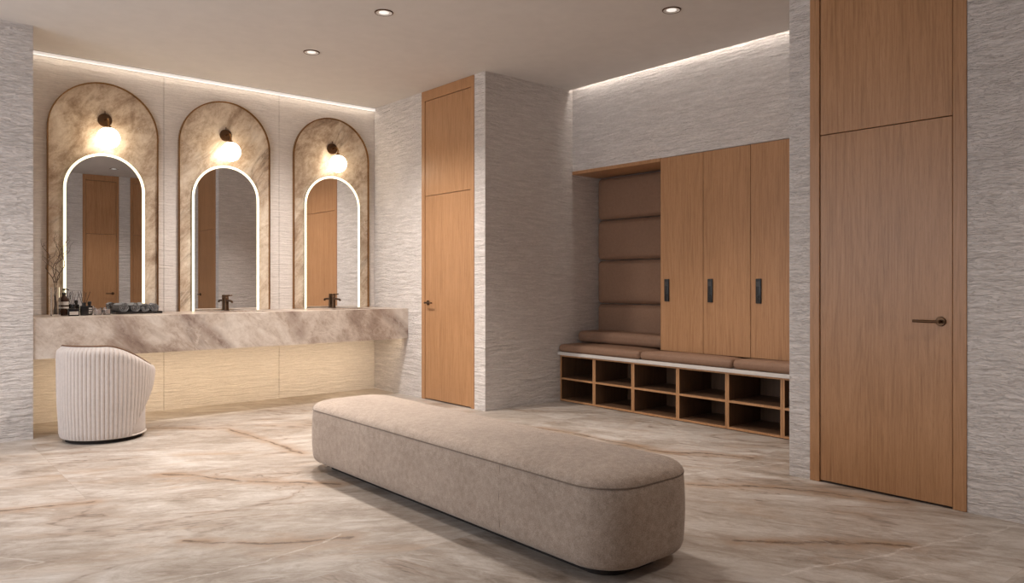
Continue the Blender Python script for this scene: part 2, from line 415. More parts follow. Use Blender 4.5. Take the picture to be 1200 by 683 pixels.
    def build(s, name, mat, parent=None, smooth=False, angle=35):
        """geometry is in world space; a child's mesh is moved into its thing's space"""
        root = parent
        while root is not None and root.parent is not None: root = root.parent
        if root is not None: bmesh.ops.translate(s.bm, verts=s.bm.verts, vec=-Vector(root.location))
        bmesh.ops.recalc_face_normals(s.bm, faces=s.bm.faces)
        me = bpy.data.meshes.new(name)
        if smooth:
            lim = math.radians(angle)
            for f in s.bm.faces: f.smooth = True
            for e in s.bm.edges:
                if len(e.link_faces) == 2 and e.calc_face_angle(0) > lim: e.smooth = False
        s.bm.to_mesh(me); s.bm.free()
        me.materials.append(M[mat] if isinstance(mat, str) else mat)
        o = bpy.data.objects.new(name, me); COL.objects.link(o)
        if parent is not None: o.parent = parent
        return o

def tag(o, label=None, cat=None, group=None, kind=None):
    for k, v in (('label', label), ('category', cat), ('group', group), ('kind', kind)):
        if v: o[k] = v
    return o
def thing(name, loc, label, cat, group=None, kind=None):
    o = bpy.data.objects.new(name, None); COL.objects.link(o); o.location = loc; o.empty_display_size = .1
    return tag(o, label, cat, group, kind)
def kids(o): return [c for c in bpy.data.objects if c.parent == o]
def copy_tree(o, parent=None):
    ch = kids(o); c = o.copy(); COL.objects.link(c)
    if parent is not None: c.parent = parent
    for k in ch: copy_tree(k, c)
    return c
def clone(src, loc, label):
    c = copy_tree(src); c.location = loc; c['label'] = label; return c
def struct(name, mb, mat, label, cat):
    return tag(mb.build(name, mat), label, cat, kind='structure')

# ---------------------------------------------------------------- room shell
struct('floor', MB().box(XW - .2, 6.3, YW - .2, 7.8, -.12, 0), 'floor', 'brown and cream veined marble slab floor', 'floor')
cl = MB()
SLOT = XL - .045
cl.box(XW - .2, XD, YW - .2, 7.8, H, H + .12)
cl.box(XD, 6.3, YW - .2, YR, H, H + .12)
cl.box(XD, 6.3, YB, 7.8, H, H + .12)
cl.box(XD, SLOT, YR, YB, H, H + .12)
cl.box(SLOT - .02, 6.3, YR, YB, H + .12, H + .16)
struct('ceiling', cl, 'ceiling', 'smooth taupe painted ceiling', 'ceiling')
# mirror wall: three fine-combed panels with hairline seams
wb = MB()
cuts = [XP - .3, 2.107, 3.230, XD]
for a, b in zip(cuts, cuts[1:]): wb.box(a + .002, b - .002, YM, YM + .06, 0, H)
wb.box(XP - .3, XD, YM + .05, YM + .2, 0, H)
struct('wall_back', wb, 'wall_fine', 'fine combed plaster wall behind the arched mirrors', 'wall')
struct('wall_pier', MB().box(XW - .2, XP, YP, YM + .2, 0, H), 'wall', 'rough plaster pier at the left edge beside the counter', 'wall')
# door wall: the far block (door_1) and the near block (door_2), each with a shallow niche for its door
D1 = (5.625, 6.510); D2 = (1.433, 2.293)
def block(name, y0, y1, d, label):
    m = MB()
    m.box(XD, 6.3, y0, d[0], 0, H); m.box(XD, 6.3, d[1], y1, 0, H); m.box(XD + .07, 6.3, d[0], d[1], 0, H)
    struct(name, m, 'wall', label, 'wall')
block('wall_middle', YB, YM + .2, D1, 'rough plaster block between the vanity and the lockers')
block('wall_right', YW - .2, YR, D2, 'rough plaster wall around the near oak door')
# alcove: wall above the lockers and the wall behind them
wa = MB().box(XL, 6.3, YR, YB, 2.333, H + .12)
struct('wall_alcove', wa, 'wall', 'rough plaster wall above the oak lockers', 'wall')
struct('wall_recess', MB().box(XBACK, 6.3, YR, YB, 0, 2.333), 'wall', 'wall behind the padded recess and lockers', 'wall')
# wall behind the viewer with two oak doors (they show in the left mirror)
D3 = (2.95, 3.55); D4 = (3.74, 4.30)
wr = MB()
xs = [XW, D3[0], D3[1], D4[0], D4[1], XD]
for i in (0, 2, 4): wr.box(xs[i], xs[i + 1], YW - .2, YW, 0, H)
wr.box(D3[0], D3[1], YW - .2, YW - .07, 0, H); wr.box(D4[0], D4[1], YW - .2, YW - .07, 0, H)
struct('wall_rear', wr, 'wall', 'rough plaster wall behind the camera seen in the left mirror', 'wall')
WY0, WY1, WZ0, WZ1 = 2.4, 6.4, .5, 2.7
wl = MB().box(XW - .2, XW, YW - .2, WY0, 0, H).box(XW - .2, XW, WY1, YP, 0, H)
wl.box(XW - .2, XW, WY0, WY1, 0, WZ0).box(XW - .2, XW, WY0, WY1, WZ1, H)
struct('wall_left', wl, 'wall', 'unseen rough plaster wall with the added window', 'wall')
win = thing('added_window_1', (XW - .1, (WY0 + WY1) / 2, WZ0), 'wide white window added in the unseen left wall', 'window', kind='structure')  # unseen window, added to bring cool light from the left
fr = MB()
fr.box(XW - .13, XW - .07, WY0, WY1, WZ0, WZ0 + .06).box(XW - .13, XW - .07, WY0, WY1, WZ1 - .06, WZ1)
for k in range(4):
    y = WY0 + (WY1 - WY0 - .06) * k / 3
    fr.box(XW - .13, XW - .07, y, y + .06, WZ0 + .06, WZ1 - .06)
fr.build('window_frame', 'white', win)
MB().box(XW - .104, XW - .098, WY0 + .03, WY1 - .03, WZ0 + .03, WZ1 - .03).build('window_pane', 'glass', win)

# ---------------------------------------------------------------- doors
def door(name, wall, a, b, flip, label, handle_side, la, lb, hm='bronze'):
    """flush oak door with a transom; wall 'x' = plane x=XD facing -x, 'y' = plane y=YW facing +y; a..b = casing, la..lb = leaf"""
    def bx(m, u0, u1, d0, d1, z0, z1, bev=.0):
        # d: distance out of the wall face (positive = into the room)
        if wall == 'x': m.box(XD - d1, XD - d0, u0, u1, z0, z1, bev)
        else: m.box(u0, u1, YW + d0, YW + d1, z0, z1, bev)
        return m
    def pt(u, d, z): return (XD - d, u, z) if wall == 'x' else (u, YW + d, z)
    r = thing(name, pt((a + b) / 2, 0, 0), label, 'door', kind='structure')
    cas = MB()
    for u0, u1 in ((a + .001, la - .004), (lb + .004, b - .001)): bx(cas, u0, u1, -.065, .006, 0.001, H - .002, .002)
    bx(cas, la - .004, lb + .004, -.065, .006, 3.055, H - .002, .002)
    cas.build('door_casing', 'wood', r)
    bx(MB(), la - .004, lb + .004, -.068, -.05, .0, 3.055).build('shadow_gap', 'gap', r)
    leaf = bx(MB(), la, lb, -.045, 0, .012, 2.078, .0015).build('door_leaf', 'wood', r)
    bx(MB(), la, lb, -.045, 0, 2.083, 3.050, .0015).build('transom_panel', 'wood', r)
    hu = la + .055 if handle_side < 0 else lb - .055
    sgn = 1 if handle_side < 0 else -1
    hd = MB()
    ax = 'x' if wall == 'x' else 'y'
    s = -1 if wall == 'x' else 1
    c0 = pt(hu, 0, .99)
    hd.lathe([(.0255, 0), (.0255, s * .007), (.023, s * .010)], c0, ax, 28)
    hd.lathe([(.0095, s * .008), (.0095, s * .05)], c0, ax, 16)
    hd.tube([pt(hu - sgn * .008, .046, .99), pt(hu + sgn * .05, .047, .99), pt(hu + sgn * .125, .047, .99)], .0075, 12)
    hd.build('door_handle', hm, leaf, True)
    return r
door('door_1', 'x', D1[0], D1[1], 1, 'far oak door with a transom panel right of the vanity', 1, 5.678, 6.448, 'bronze')
door('door_2', 'x', D2[0], D2[1], 1, 'large near oak door with a bronze lever at the right', -1, 1.504, 2.228, 'bronze')
door('door_3', 'y', D3[0], D3[1], 1, 'oak door reflected whole in the left mirror', 1, D3[0] + .05, D3[1] - .05, 'bronze')
door('door_4', 'y', D4[0], D4[1], 1, 'oak door reflected at the right edge of the left mirror', 1, D4[0] + .05, D4[1] - .05, 'bronze')

# ---------------------------------------------------------------- cove lights
cv = thing('ceiling_light_strip', ((XP + XD) / 2, YM - .01, H - .02), 'thin glowing strip along the top of the mirror wall', 'light strip')
MB().box(XP + .001, XD - .001, YM - .020, YM - .001, H - .034, H - .001).build('diffuser', 'cove', cv)
MB().box(XP + .001, XD - .001, YM - .024, YM - .020, H - .006, H - .001).build('profile_lip', 'white', cv)

# ---------------------------------------------------------------- downlights
def downlight(x, y, label):
    r = thing('downlight', (x, y, H), label, 'ceiling light', 'recessed downlights')
    MB().lathe([(.058, 0), (.068, 0), (.068, -.004), (.064, -.007), (.059, -.006)], (x, y, H - .0005), 'z', 40, False).build('trim_ring', 'bronze', r, True)
    MB().lathe([(.059, -.0055), (.050, -.0025), (.036, -.0015)], (x, y, H - .0005), 'z', 40, False).build('reflector', 'white', r, True)
    MB().lathe([(.036, -.001), (.036, -.003), (.030, -.0045)], (x, y, H), 'z', 32).build('lens', 'lens', r, True)
    return r
first = downlight(2.85, 4.756, 'round recessed downlight in the ceiling, above the far half of the pouf')
clone(first, (2.873, 5.978, H), 'round recessed downlight in the ceiling nearest the arched mirrors')
clone(first, (4.396, 3.364, H), 'round recessed downlight in the ceiling nearest the oak lockers')
clone(first, (3.237, .51, H), 'round recessed downlight near the rear wall reflected in the left mirror')
clone(first, (1.30, 4.70, H), 'unseen downlight added over the floor left of the pouf')  # out-of-view lamp added to brighten the left floor
clone(first, (1.30, 3.40, H), 'unseen downlight added over the open floor left of the camera')  # out-of-view lamp added as fill on the left side of the pouf
clone(first, (-.15, 5.90, H), 'round recessed downlight in front of the left pier')
clone(first, (2.85, 3.53, H), 'round recessed downlight over the near half of the pouf')

# ---------------------------------------------------------------- arched panels, mirrors, sconces
def arch(c, hw, z0, zt, n=40):
    zs = zt - hw
    return [(c - hw, z0)] + [(c - hw * math.cos(PI * k / n), zs + hw * math.sin(PI * k / n)) for k in range(n + 1)] + [(c + hw, z0)]
CX = (1.606, 2.677, 3.820)
WHERE = ('leftmost', 'middle', 'rightmost')
NEAR = ('behind the twig vase', 'over the left basin', 'by the far oak door')
PY = YM - .012                       # panel face
for i, c in enumerate(CX):
    p = thing('marble_arch', (c, YM, CT), f'{WHERE[i]} tall arched marble wall panel with bronze edge, {NEAR[i]}', 'wall panel', 'arched marble panels')
    MB().prism(arch(c, .436, CT + .001, 2.963), PY, YM - .0005).build('marble_slab', 'panel', p)
    MB().band(arch(c, .4455, CT + .001, 2.9725), arch(c, .4355, CT + .001, 2.9625), YM - .034, YM - .0005).build('bronze_edge', 'brass', p, True, 40)
    mr = thing('arched_mirror', (c, PY, CT), f'{WHERE[i]} arched mirror with a glowing border, {NEAR[i]}', 'mirror', 'lit arched mirrors')
    MB().prism(arch(c, .325, CT + .002, 2.342), PY - .020, PY - .0005).build('mirror_body', 'bronze', mr, True)
    MB().prism(arch(c, .304, CT + .002, 2.321), PY - .0225, PY - .0205).build('mirror_glass', 'mirror', mr)
    MB().band(arch(c, .326, CT + .002, 2.343), arch(c, .304, CT + .002, 2.321), PY - .026, PY - .0205).build('led_border', 'led', mr, True, 40)
    s = thing('globe_sconce', (c, PY, 2.64), f'{WHERE[i]} wall lamp with opal globe and bronze plate, {NEAR[i]}', 'wall lamp', 'globe wall lamps')
    MB().lathe([(.058, 0), (.058, -.014), (.054, -.020), (.012, -.022)], (c, PY - .0005, 2.642), 'y', 36).build('wall_plate', 'bronze', s, True)
    MB().tube([(c, PY - .012, 2.690), (c, PY - .012, 2.722)], .004, 8).build('finial', 'bronze', s, True)
    arm = [(c, PY - .02, 2.642), (c, PY - .095, 2.642)]
    for k in range(1, 9):
        a = PI / 2 * k / 8
        arm.append((c, PY - .095 - .045 * math.sin(a) * 1.0 - .0, 2.642 - .045 * (1 - math.cos(a))))
    arm.append((c, PY - .14, 2.556))
    MB().tube(arm, .0085, 12).build('arm', 'brass', s, True)
    MB().lathe([(.010, .112), (.022, .104), (.028, .088), (.0285, .080)], (c, PY - .14, 2.464), 'z', 28).build('globe_cap', 'brass', s, True)
    MB().sphere((c, PY - .14, 2.464), .0925, 40).build('globe', 'globe', s, True)

# ---------------------------------------------------------------- counter with two basins
ct = thing('vanity_counter', ((XP + XD) / 2, YM, CT), 'long thick marble vanity counter under the arched mirrors', 'counter')
BX = ((2.677, .24), (3.820, .24)); BY0, BY1 = 6.93, 7.30
top = MB()
xs = [XP + .001] + [v for c, h in BX for v in (c - h, c + h)] + [XD - .001]
for i in range(0, 5):
    if i % 2 == 0: top.box(xs[i], xs[i + 1], YC, YM - .001, CT - .05, CT)
    else: top.box(xs[i], xs[i + 1], YC, BY0, CT - .05, CT).box(xs[i], xs[i + 1], BY1, YM - .001, CT - .05, CT)
top.box(XP + .001, XD - .001, YC, YC + .045, CB, CT - .05)                   # fascia
top.box(XP + .001, XD - .001, YC + .045, YM - .001, CB + .085, CB + .105)    # underside board
bmesh.ops.remove_doubles(top.bm, verts=top.bm.verts, dist=1e-5)
top.build('counter_slab', 'counter', ct)
for c, h in BX:
    bs = MB()
    bs.box(c - h - .02, c + h + .02, BY0 - .02, BY1 + .02, CT - .17, CT - .15)
    bs.box(c - h - .02, c - h, BY0 - .02, BY1 + .02, CT - .15, CT - .051).box(c + h, c + h + .02, BY0 - .02, BY1 + .02, CT - .15, CT - .051)
    bs.box(c - h, c + h, BY0 - .02, BY0, CT - .15, CT - .051).box(c - h, c + h, BY1, BY1 + .02, CT - .15, CT - .051)
    bas = bs.build('basin', 'counter', ct)
    MB().lathe([(.03, 0), (.03, .004), (.012, .006)], (c, (BY0 + BY1) / 2, CT - .15), 'z', 24).build('drain', 'bronze', bas, True)
lp = thing('under_counter_light', (2.6, YC + .07, CB + .08), 'warm light strip hidden under the marble counter', 'light strip')
MB().box(XP + .05, XD - .05, YC + .047, YC + .065, CB + .055, CB + .084, .002).build('profile', 'white', lp)

# taps
def tap(c, label):
    t = thing('basin_tap', (c, 7.398, CT), label, 'tap', 'bronze basin taps')
    MB().lathe([(.026, 0), (.026, .005), (.0195, .008), (.0195, .128), (.0175, .131)], (c, 7.398, CT), 'z', 28).build('tap_body', 'bronze', t, True)
    MB().tube([(c, 7.385, CT + .098), (c, 7.33, CT + .098), (c, 7.268, CT + .094), (c, 7.258, CT + .088), (c, 7.256, CT + .078)], .0105, 14).build('spout', 'bronze', t, True)
    lv = MB().lathe([(.0185, .132), (.0195, .136), (.0195, .150), (.017, .153)], (c, 7.398, CT), 'z', 28)
    lv.tube([(c + .012, 7.398, CT + .144), (c + .055, 7.398, CT + .149)], .0055, 10)
    lv.build('lever', 'bronze', t, True)
tap(2.666, 'dark bronze basin tap in front of the middle arched mirror')
tap(3.812, 'dark bronze basin tap in front of the rightmost arched mirror')

# ---------------------------------------------------------------- things on the counter
# vase of twigs
vx, vy = 1.168, 7.10
v = thing('twig_vase', (vx, vy, CT), 'tall clear glass vase of bare curly twigs at the counter left end', 'vase')
R0, VH = .036, .235
MB().lathe([(R0 - .004, .0005), (R0, .004), (R0, VH), (R0 - .0035, VH), (R0 - .0035, .012), (.001, .010)], (vx, vy, CT), 'z', 36, True).build('glass_cylinder', 'glass', v, True)
def twig(ends, r0):
    m = MB(); rnd = random.Random(int(ends[0] * 1000) + 3)
    base = Vector((vx + rnd.uniform(-.012, .012), vy + rnd.uniform(-.012, .012), CT + .014))
    tip = Vector(ends)
    def limb(a, b, r, n=16, wob=.022):
        pts = []; ph = rnd.uniform(0, 6)
        for k in range(n + 1):
            t = k / n; q = a.lerp(b, t); w = wob * math.sin(PI * t)
            q += Vector((w * math.sin(9 * t + ph), w * .6 * math.cos(7 * t + ph), 0)); pts.append(q)
        m.tube(pts, [max(.0008, r * (1 - .75 * k / n)) for k in range(n + 1)], 6); return pts
    neck = Vector((vx + (tip.x - vx) * .12, vy + (tip.y - vy) * .1, CT + VH + .04))
    p1 = limb(base, neck, r0, 10, .006); p2 = limb(neck, tip, r0 * .9, 18, .03)
    for k, (dx, dz) in ((5, (-.05, .10)), (9, (.06, .13)), (12, (-.035, .09)), (15, (.03, .06))):
        q = p2[k]; limb(q, q + Vector((dx * rnd.uniform(.6, 1.4), rnd.uniform(-.03, .03), dz * rnd.uniform(.7, 1.2))), r0 * .5, 8, .012)
    return m
for e in ((1.062, 7.08, 1.545), (1.172, 7.11, 1.62), (1.262, 7.13, 1.585), (1.215, 7.08, 1.47), (1.12, 7.12, 1.44)):
    twig(e, .0042).build('twig', 'twig', v, True)

def square_bottle(name, x, y, w, h, label, cat, mat, bands, neck=(.012, .03), reeds=None, cap=None, group=None):
    t = thing(name, (x, y, CT), label, cat, group)
    b = MB().box(x - w / 2, x + w / 2, y - w / 2, y + w / 2, CT + .0005, CT + h, .007, 3)
    b.build('bottle', mat, t, True)
    for z0, z1 in bands:
        MB().box(x - w * .40, x + w * .40, y - w / 2 - .0012, y - w / 2 + .001, CT + z0, CT + z1).build('paper_label', 'label', t)
    MB().lathe([(neck[0] * 1.15, h - .001), (neck[0], h + .004), (neck[0], h + neck[1]), (neck[0] * .9, h + neck[1] + .002)], (x, y, CT), 'z', 24).build('neck_collar', mat, t, True)
    z = CT + h + neck[1]
    if reeds:
        rr = random.Random(5)
        for k in range(reeds):
            a = (k / (reeds - 1) - .5) * 2
            MB().tube([(x + a * .004, y + rr.uniform(-.004, .004), z - .04), (x + a * .042, y + rr.uniform(-.03, .03), z + .09 + rr.uniform(-.006, .006))], .0019, 6).build('reed', 'reed', t, True)
    if cap == 'pump':
        MB().lathe([(.010, 0), (.010, .012), (.004, .014), (.004, .034), (.009, .036), (.009, .046), (.006, .048)], (x, y, z), 'z', 20).build('pump_head', 'black', t, True)
        MB().tube([(x, y, z + .042), (x + .02, y - .012, z + .042), (x + .03, y - .018, z + .036)], .0038, 8).build('pump_spout', 'black', t, True)
    if cap == 'stopper':
        MB().lathe([(.013, 0), (.015, .003), (.015, .022), (.012, .025)], (x, y, z), 'z', 24).build('stopper', 'black', t, True)
    return t
def round_bottle(name, x, y, r, h, label, cat, mat, bands, cap):
    t = thing(name, (x, y, CT), label, cat)
    MB().lathe([(r * .92, .0005), (r, .005), (r, h * .72), (r * .93, h * .80), (r * .42, h * .93), (r * .38, h)], (x, y, CT), 'z', 32).build('bottle', mat, t, True)
    for z0, z1 in bands: MB().lathe([(r + .0008, z0), (r + .0008, z1)], (x, y, CT), 'z', 32, False).build('paper_label', 'label', t, True)
    if cap == 'pump':
        MB().lathe([(r * .45, h - .002), (r * .45, h + .014), (.004, .016 + h), (.004, h + .034), (.010, h + .036), (.010, h + .048), (.006, h + .05)], (x, y, CT), 'z', 20).build('pump_head', 'black', t, True)
        MB().tube([(x, y, CT + h + .044), (x + .02, y - .012, CT + h + .044), (x + .032, y - .02, CT + h + .037)], .004, 8).build('pump_spout', 'black', t, True)
    else:
        MB().lathe([(r * .42, h - .002), (r * .5, h + .001), (r * .5, h + .02), (r * .4, h + .023)], (x, y, CT), 'z', 24).build('stopper', 'black', t, True)
    return t
round_bottle('lotion_bottle', 1.240, 7.17, .034, .175, 'tall amber pump bottle with pale label bands right of the vase', 'bottle', 'amber', [(.06, .074), (.088, .116)], 'pump')
square_bottle('reed_diffuser', 1.284, 7.05, .080, .062, 'square black reed diffuser with a wide pale striped label', 'diffuser', 'darkglass', [(.012, .022), (.026, .036)], (.016, .03), 5, None, 'reed diffusers')
square_bottle('reed_diffuser', 1.372, 7.09, .062, .080, 'plain black cube reed diffuser nearest the towels', 'diffuser', 'darkglass', [], (.015, .026), 5, None, 'reed diffusers')
square_bottle('perfume_bottle', 1.428, 7.17, .042, .078, 'small black bottle with pale label bands behind the cube diffuser', 'bottle', 'darkglass', [(.012, .024), (.032, .044), (.052, .062)], (.012, .012), None, 'stopper')
def tumbler(x, y, label):
    t = thing('glass_candle', (x, y, CT), label, 'candle', 'candles in clear glass')
    MB().lathe([(.026, .0005), (.029, .004), (.030, .062), (.0275, .062), (.0265, .009), (.001, .008)], (x, y, CT), 'z', 32).build('glass_cup', 'glass', t, True)
    MB().lathe([(.026, .010), (.0265, .045), (.0255, .046)], (x, y, CT), 'z', 32).build('wax', 'frosted', t, True)
    MB().tube([(x, y, CT + .044), (x + .001, y, CT + .056)], .0012, 6).build('wick', 'reed', t)
tumbler(1.478, 7.10, 'left of the two pale candles in clear glass beside the towels')
tumbler(1.552, 7.13, 'right of the two pale candles in clear glass beside the towels')
# tray of rolled towels
tr = thing('towel_tray', (1.82, 7.27, CT), 'shallow black tray under the rolled grey towels', 'tray')
TY0, TY1, TX0, TX1 = 7.165, 7.385, 1.630, 2.010
MB().box(TX0, TX1, TY0, TY1, CT + .0005, CT + .008, .003).build('tray_base', 'tray', tr)
o_ = [(TX0, TY0), (TX1, TY0), (TX1, TY1), (TX0, TY1)]; i_ = [(TX0 + .006, TY0 + .006), (TX1 - .006, TY0 + .006), (TX1 - .006, TY1 - .006), (TX0 + .006, TY1 - .006)]
MB().band(o_, i_, CT + .004, CT + .020, 'xy', True).build('tray_rim', 'tray', tr)
def towel(x, y, z, R, L, rotz, label):
    t = thing('rolled_towel', (x, y, z), label, 'towel', 'rolled grey towels')
    m = MB(); turns, n = 3.4, 110; pitch = (R - .004) / turns; th = pitch * .66
    rows = []
    for j, yy in enumerate((-L / 2, -L / 2 + .004, 0, L / 2 - .004, L / 2)):
        sh = .85 if j in (0, 4) else 1.0
        row = []
        for side in (0, 1):
            seq = []
            for k in range(n + 1):
                a = 2 * PI * turns * k / n; r = .004 + pitch * turns * k / n
                r = r - th * (.5 + (.5 if side else -.5) * sh) + th * .5 * 0
                r = max(r, .0015)
                wob = 1 + .03 * math.sin(5 * a + 2 * side)
                seq.append((r * math.cos(a) * 1.04 * wob, yy + .004 * math.sin(a * 1.7), r * math.sin(a) * .96 * wob + R))
            row.append(seq)
        rows.append(m.verts([(x + p[0], y + p[1], z + p[2]) for p in row[0] + row[1][::-1]]))
    K = len(rows[0])
    for a, b in zip(rows, rows[1:]):
        for k in range(K): m.face((a[k], a[(k + 1) % K], b[(k + 1) % K], b[k]))
    for row, s in ((rows[0], 1), (rows[-1], -1)):
        for k in range(n):
            m.face((row[k], row[k + 1], row[K - 2 - k], row[K - 1 - k]))
    m.build('towel_roll', 'towel', t, True, 60)
    t.rotation_euler = (0, 0, rotz)
    return t
TZ = CT + .0085
towel(1.690, 7.272, TZ, .044, .17, .10, 'largest rolled grey towel at the left end of the black tray')
towel(1.789, 7.270, TZ, .041, .17, .04, 'rolled grey towel second from the left on the tray')
towel(1.873, 7.268, TZ, .041, .17, -.02, 'rolled grey towel third from the left on the tray')
towel(1.957, 7.268, TZ, .041, .18, -.12, 'rolled grey towel at the right end of the tray')

# ---------------------------------------------------------------- tub chair
chx, chy = 1.392, 6.475
ch = thing('tub_chair', (chx, chy, 0), 'cream ribbed tub chair in front of the marble counter', 'chair')
BACK = math.atan2(-chy, -chx) - math.radians(38)      # the back faces the viewer, turned to the left
RB, TH1, TH0 = .300, 138, 76
def ease(t): t = max(0, min(1, t)); return t * t * (3 - 2 * t)
def ztop(d): return .722 - .175 * ease((d - 38) / 95.0)
def zlow(d):
    if d < TH0: return .035
    t = (d - TH0) / (TH1 - TH0)
    return .035 + (ztop(TH1) - .10 - .035) * (t ** .80)
def shell():
    m = MB(); ribs = 50; per = 10; N = ribs * per; cols = []
    for i in range(N + 1):
        f = i / N * 2 - 1; d = abs(f) * TH1; a = BACK + math.radians(f * TH1)
        rib = .0105 * math.sqrt(abs(math.sin(PI * i / per)))
        zt = ztop(d); zl = zlow(d); th = .060
        endf = min(1, (TH1 - d) / 9.0); endr = math.sqrt(max(0, 1 - (1 - endf) ** 2)) if endf < 1 else 1
        zm = (zt + zl) / 2; zt = zm + (zt - zm) * (.35 + .65 * endr); zl = zm + (zl - zm) * (.35 + .65 * endr); th *= (.45 + .55 * endr)
        pts = []
        J = 22
        def rad(z):
            s = (z - .035) / .68
            r = RB * (.985 + .035 * ease(s * 2.2)) + .050 * (d / TH1) ** 2.2 * ease((z - .12) / .42)
            return r - (th_off if False else 0)
        er = .022
        mid = th * .5
        for j in range(J + 1):
            z = zl + (zt - zl) * j / J
            r = rad(z) + rib
            top_in = max(0, (z - (zt - .055)) / .055); bot_in = max(0, ((zl + .018) - z) / .018)
            r -= (mid + rib) * (1 - math.sqrt(max(0, 1 - top_in ** 2))) * .95 + .008 * bot_in ** 2
            pts.append((r, z))
        for j in range(8, -1, -1):
            z = zl + (zt - .012 - zl) * j / 8
            top_in = max(0, (z - (zt - .055)) / .055)
            r = rad(z) - th + mid * .6 * (1 - math.sqrt(max(0, 1 - top_in ** 2)))
            pts.append((r, z))
        cols.append(m.verts([(chx + r * math.cos(a), chy + r * math.sin(a), z) for r, z in pts]))
    K = len(cols[0])
    for a, b in zip(cols, cols[1:]):
        for k in range(K): m.face((a[k], a[(k + 1) % K], b[(k + 1) % K], b[k]))
    m.face(cols[0]); m.face(cols[-1][::-1])
    return m
shell().build('ribbed_shell', 'chair', ch, True, 50)
pip = []
for i in range(121):
    f = i / 120 * 2 - 1; d = abs(f) * (TH1 - 8); a = BACK + math.radians(f * (TH1 - 8)); z = ztop(d)
    r = RB * 1.02 + .050 * (d / TH1) ** 2.2 * ease((z - .12) / .42) - .030
    pip.append((chx + r * math.cos(a), chy + r * math.sin(a), z + .003))
tag(MB().tube(pip, .0065, 10).build('top_piping', 'trim', ch, True), 'dark brown piping along the top edge')
MB().lathe([(.280, .040), (.2865, .055), (.284, .40), (.274, .42), (.22, .425)], (chx, chy, 0), 'z', 64).build('drum_base', 'chair', ch, True)
MB().lathe([(.20, .418), (.215, .421), (.225, .44), (.222, .47), (.20, .487), (.10, .497), (.01, .50)], (chx, chy, 0), 'z', 56).build('seat_cushion', 'chair', ch, True)
MB().lathe([(.280, .028), (.2915, .030), (.2955, .035), (.2925, .040), (.280, .042)], (chx, chy, 0), 'z', 64).build('welt', 'welt', ch, True)
MB().lathe([(.262, .0005), (.262, .031)], (chx, chy, 0), 'z', 48).build('swivel_plinth', 'gap', ch, True)

# ---------------------------------------------------------------- long pouf
PX0, PX1, PY0, PY1 = 2.155, 2.752, 1.940, 4.620
pf = thing('bench_pouf', ((PX0 + PX1) / 2, (PY0 + PY1) / 2, 0), 'long beige upholstered bench pouf in the middle of the floor', 'pouf')
def rring(inset, z, r0=.20, nc=14, crown=None):
    x0, x1, y0, y1 = PX0 + inset, PX1 - inset, PY0 + inset, PY1 - inset; r = max(.01, r0 - inset)
    pts = []
    def seg(a, b, n):
        for k in range(n): pts.append((a[0] + (b[0] - a[0]) * k / n, a[1] + (b[1] - a[1]) * k / n))
    for cx_, cy_, a0 in ((x1 - r, y1 - r, 0), (x0 + r, y1 - r, 90), (x0 + r, y0 + r, 180), (x1 - r, y0 + r, 270)):
        for k in range(nc + 1):
            a = math.radians(a0 + 90 * k / nc); pts.append((cx_ + r * math.cos(a), cy_ + r * math.sin(a)))
    out = []
    n = len(pts)
    for i in range(n):
        a, b = pts[i], pts[(i + 1) % n]; L = math.dist(a, b)
        k = max(1, int(L / .12)) if L > .2 else 1
        # fixed subdivisions per side so rings match
        if i % (nc + 1) == nc:
            k = 4 if (i // (nc + 1)) % 2 == 0 else 18
        for j in range(k): out.append((a[0] + (b[0] - a[0]) * j / k, a[1] + (b[1] - a[1]) * j / k, z))
    return out
def ringskin(m, rings, cap0=True, cap1=True):
    R_ = [m.verts(r) for r in rings]
    for a, b in zip(R_, R_[1:]):
        n = len(a)
        for k in range(n): m.face((a[k], a[(k + 1) % n], b[(k + 1) % n], b[k]))
    if cap0: m.face(R_[0][::-1])
    if cap1: m.face(R_[-1])
    return m
SZ = .385
def bulge(t): return -.006 * math.sin(PI * t)
rings = [rring(.075, .046), rring(.045, .048), rring(.022, .057), rring(.008, .071), rring(.001, .092)]
rings += [rring(bulge(t), .092 + (SZ - .004 - .092) * t) for t in (.2, .4, .6, .8, 1.0)]
rings += [rring(.006, SZ - .001)]
ringskin(MB(), rings).build('side_upholstery', 'pouf', pf, True, 60)
tops = [rring(.006, SZ - .0005), rring(.0, SZ + .004), rring(.004, SZ + .014), rring(.016, SZ + .027), rring(.035, SZ + .037), rring(.07, SZ + .046), rring(.12, SZ + .052), rring(.19, SZ + .056), rring(.27, SZ + .058)]
ringskin(MB(), tops).build('top_cushion', 'pouf', pf, True, 60)
MB().tube([(p[0], p[1], p[2]) for p in rring(.0015, SZ)], .0038, 8, True).build('seam_piping', 'seam', pf, True)
for yy in (2.600, 3.86):
    MB().tube([(PX0 + .0006, yy, SZ - .008), (PX0 - .0050, yy, .24), (PX0 + .0004, yy, .10)], .0020, 6).build('side_seam', 'seam', pf, True)
ringskin(MB(), [rring(.11, .0005, .22), rring(.11, .047, .22)]).build('plinth', 'gap', pf)

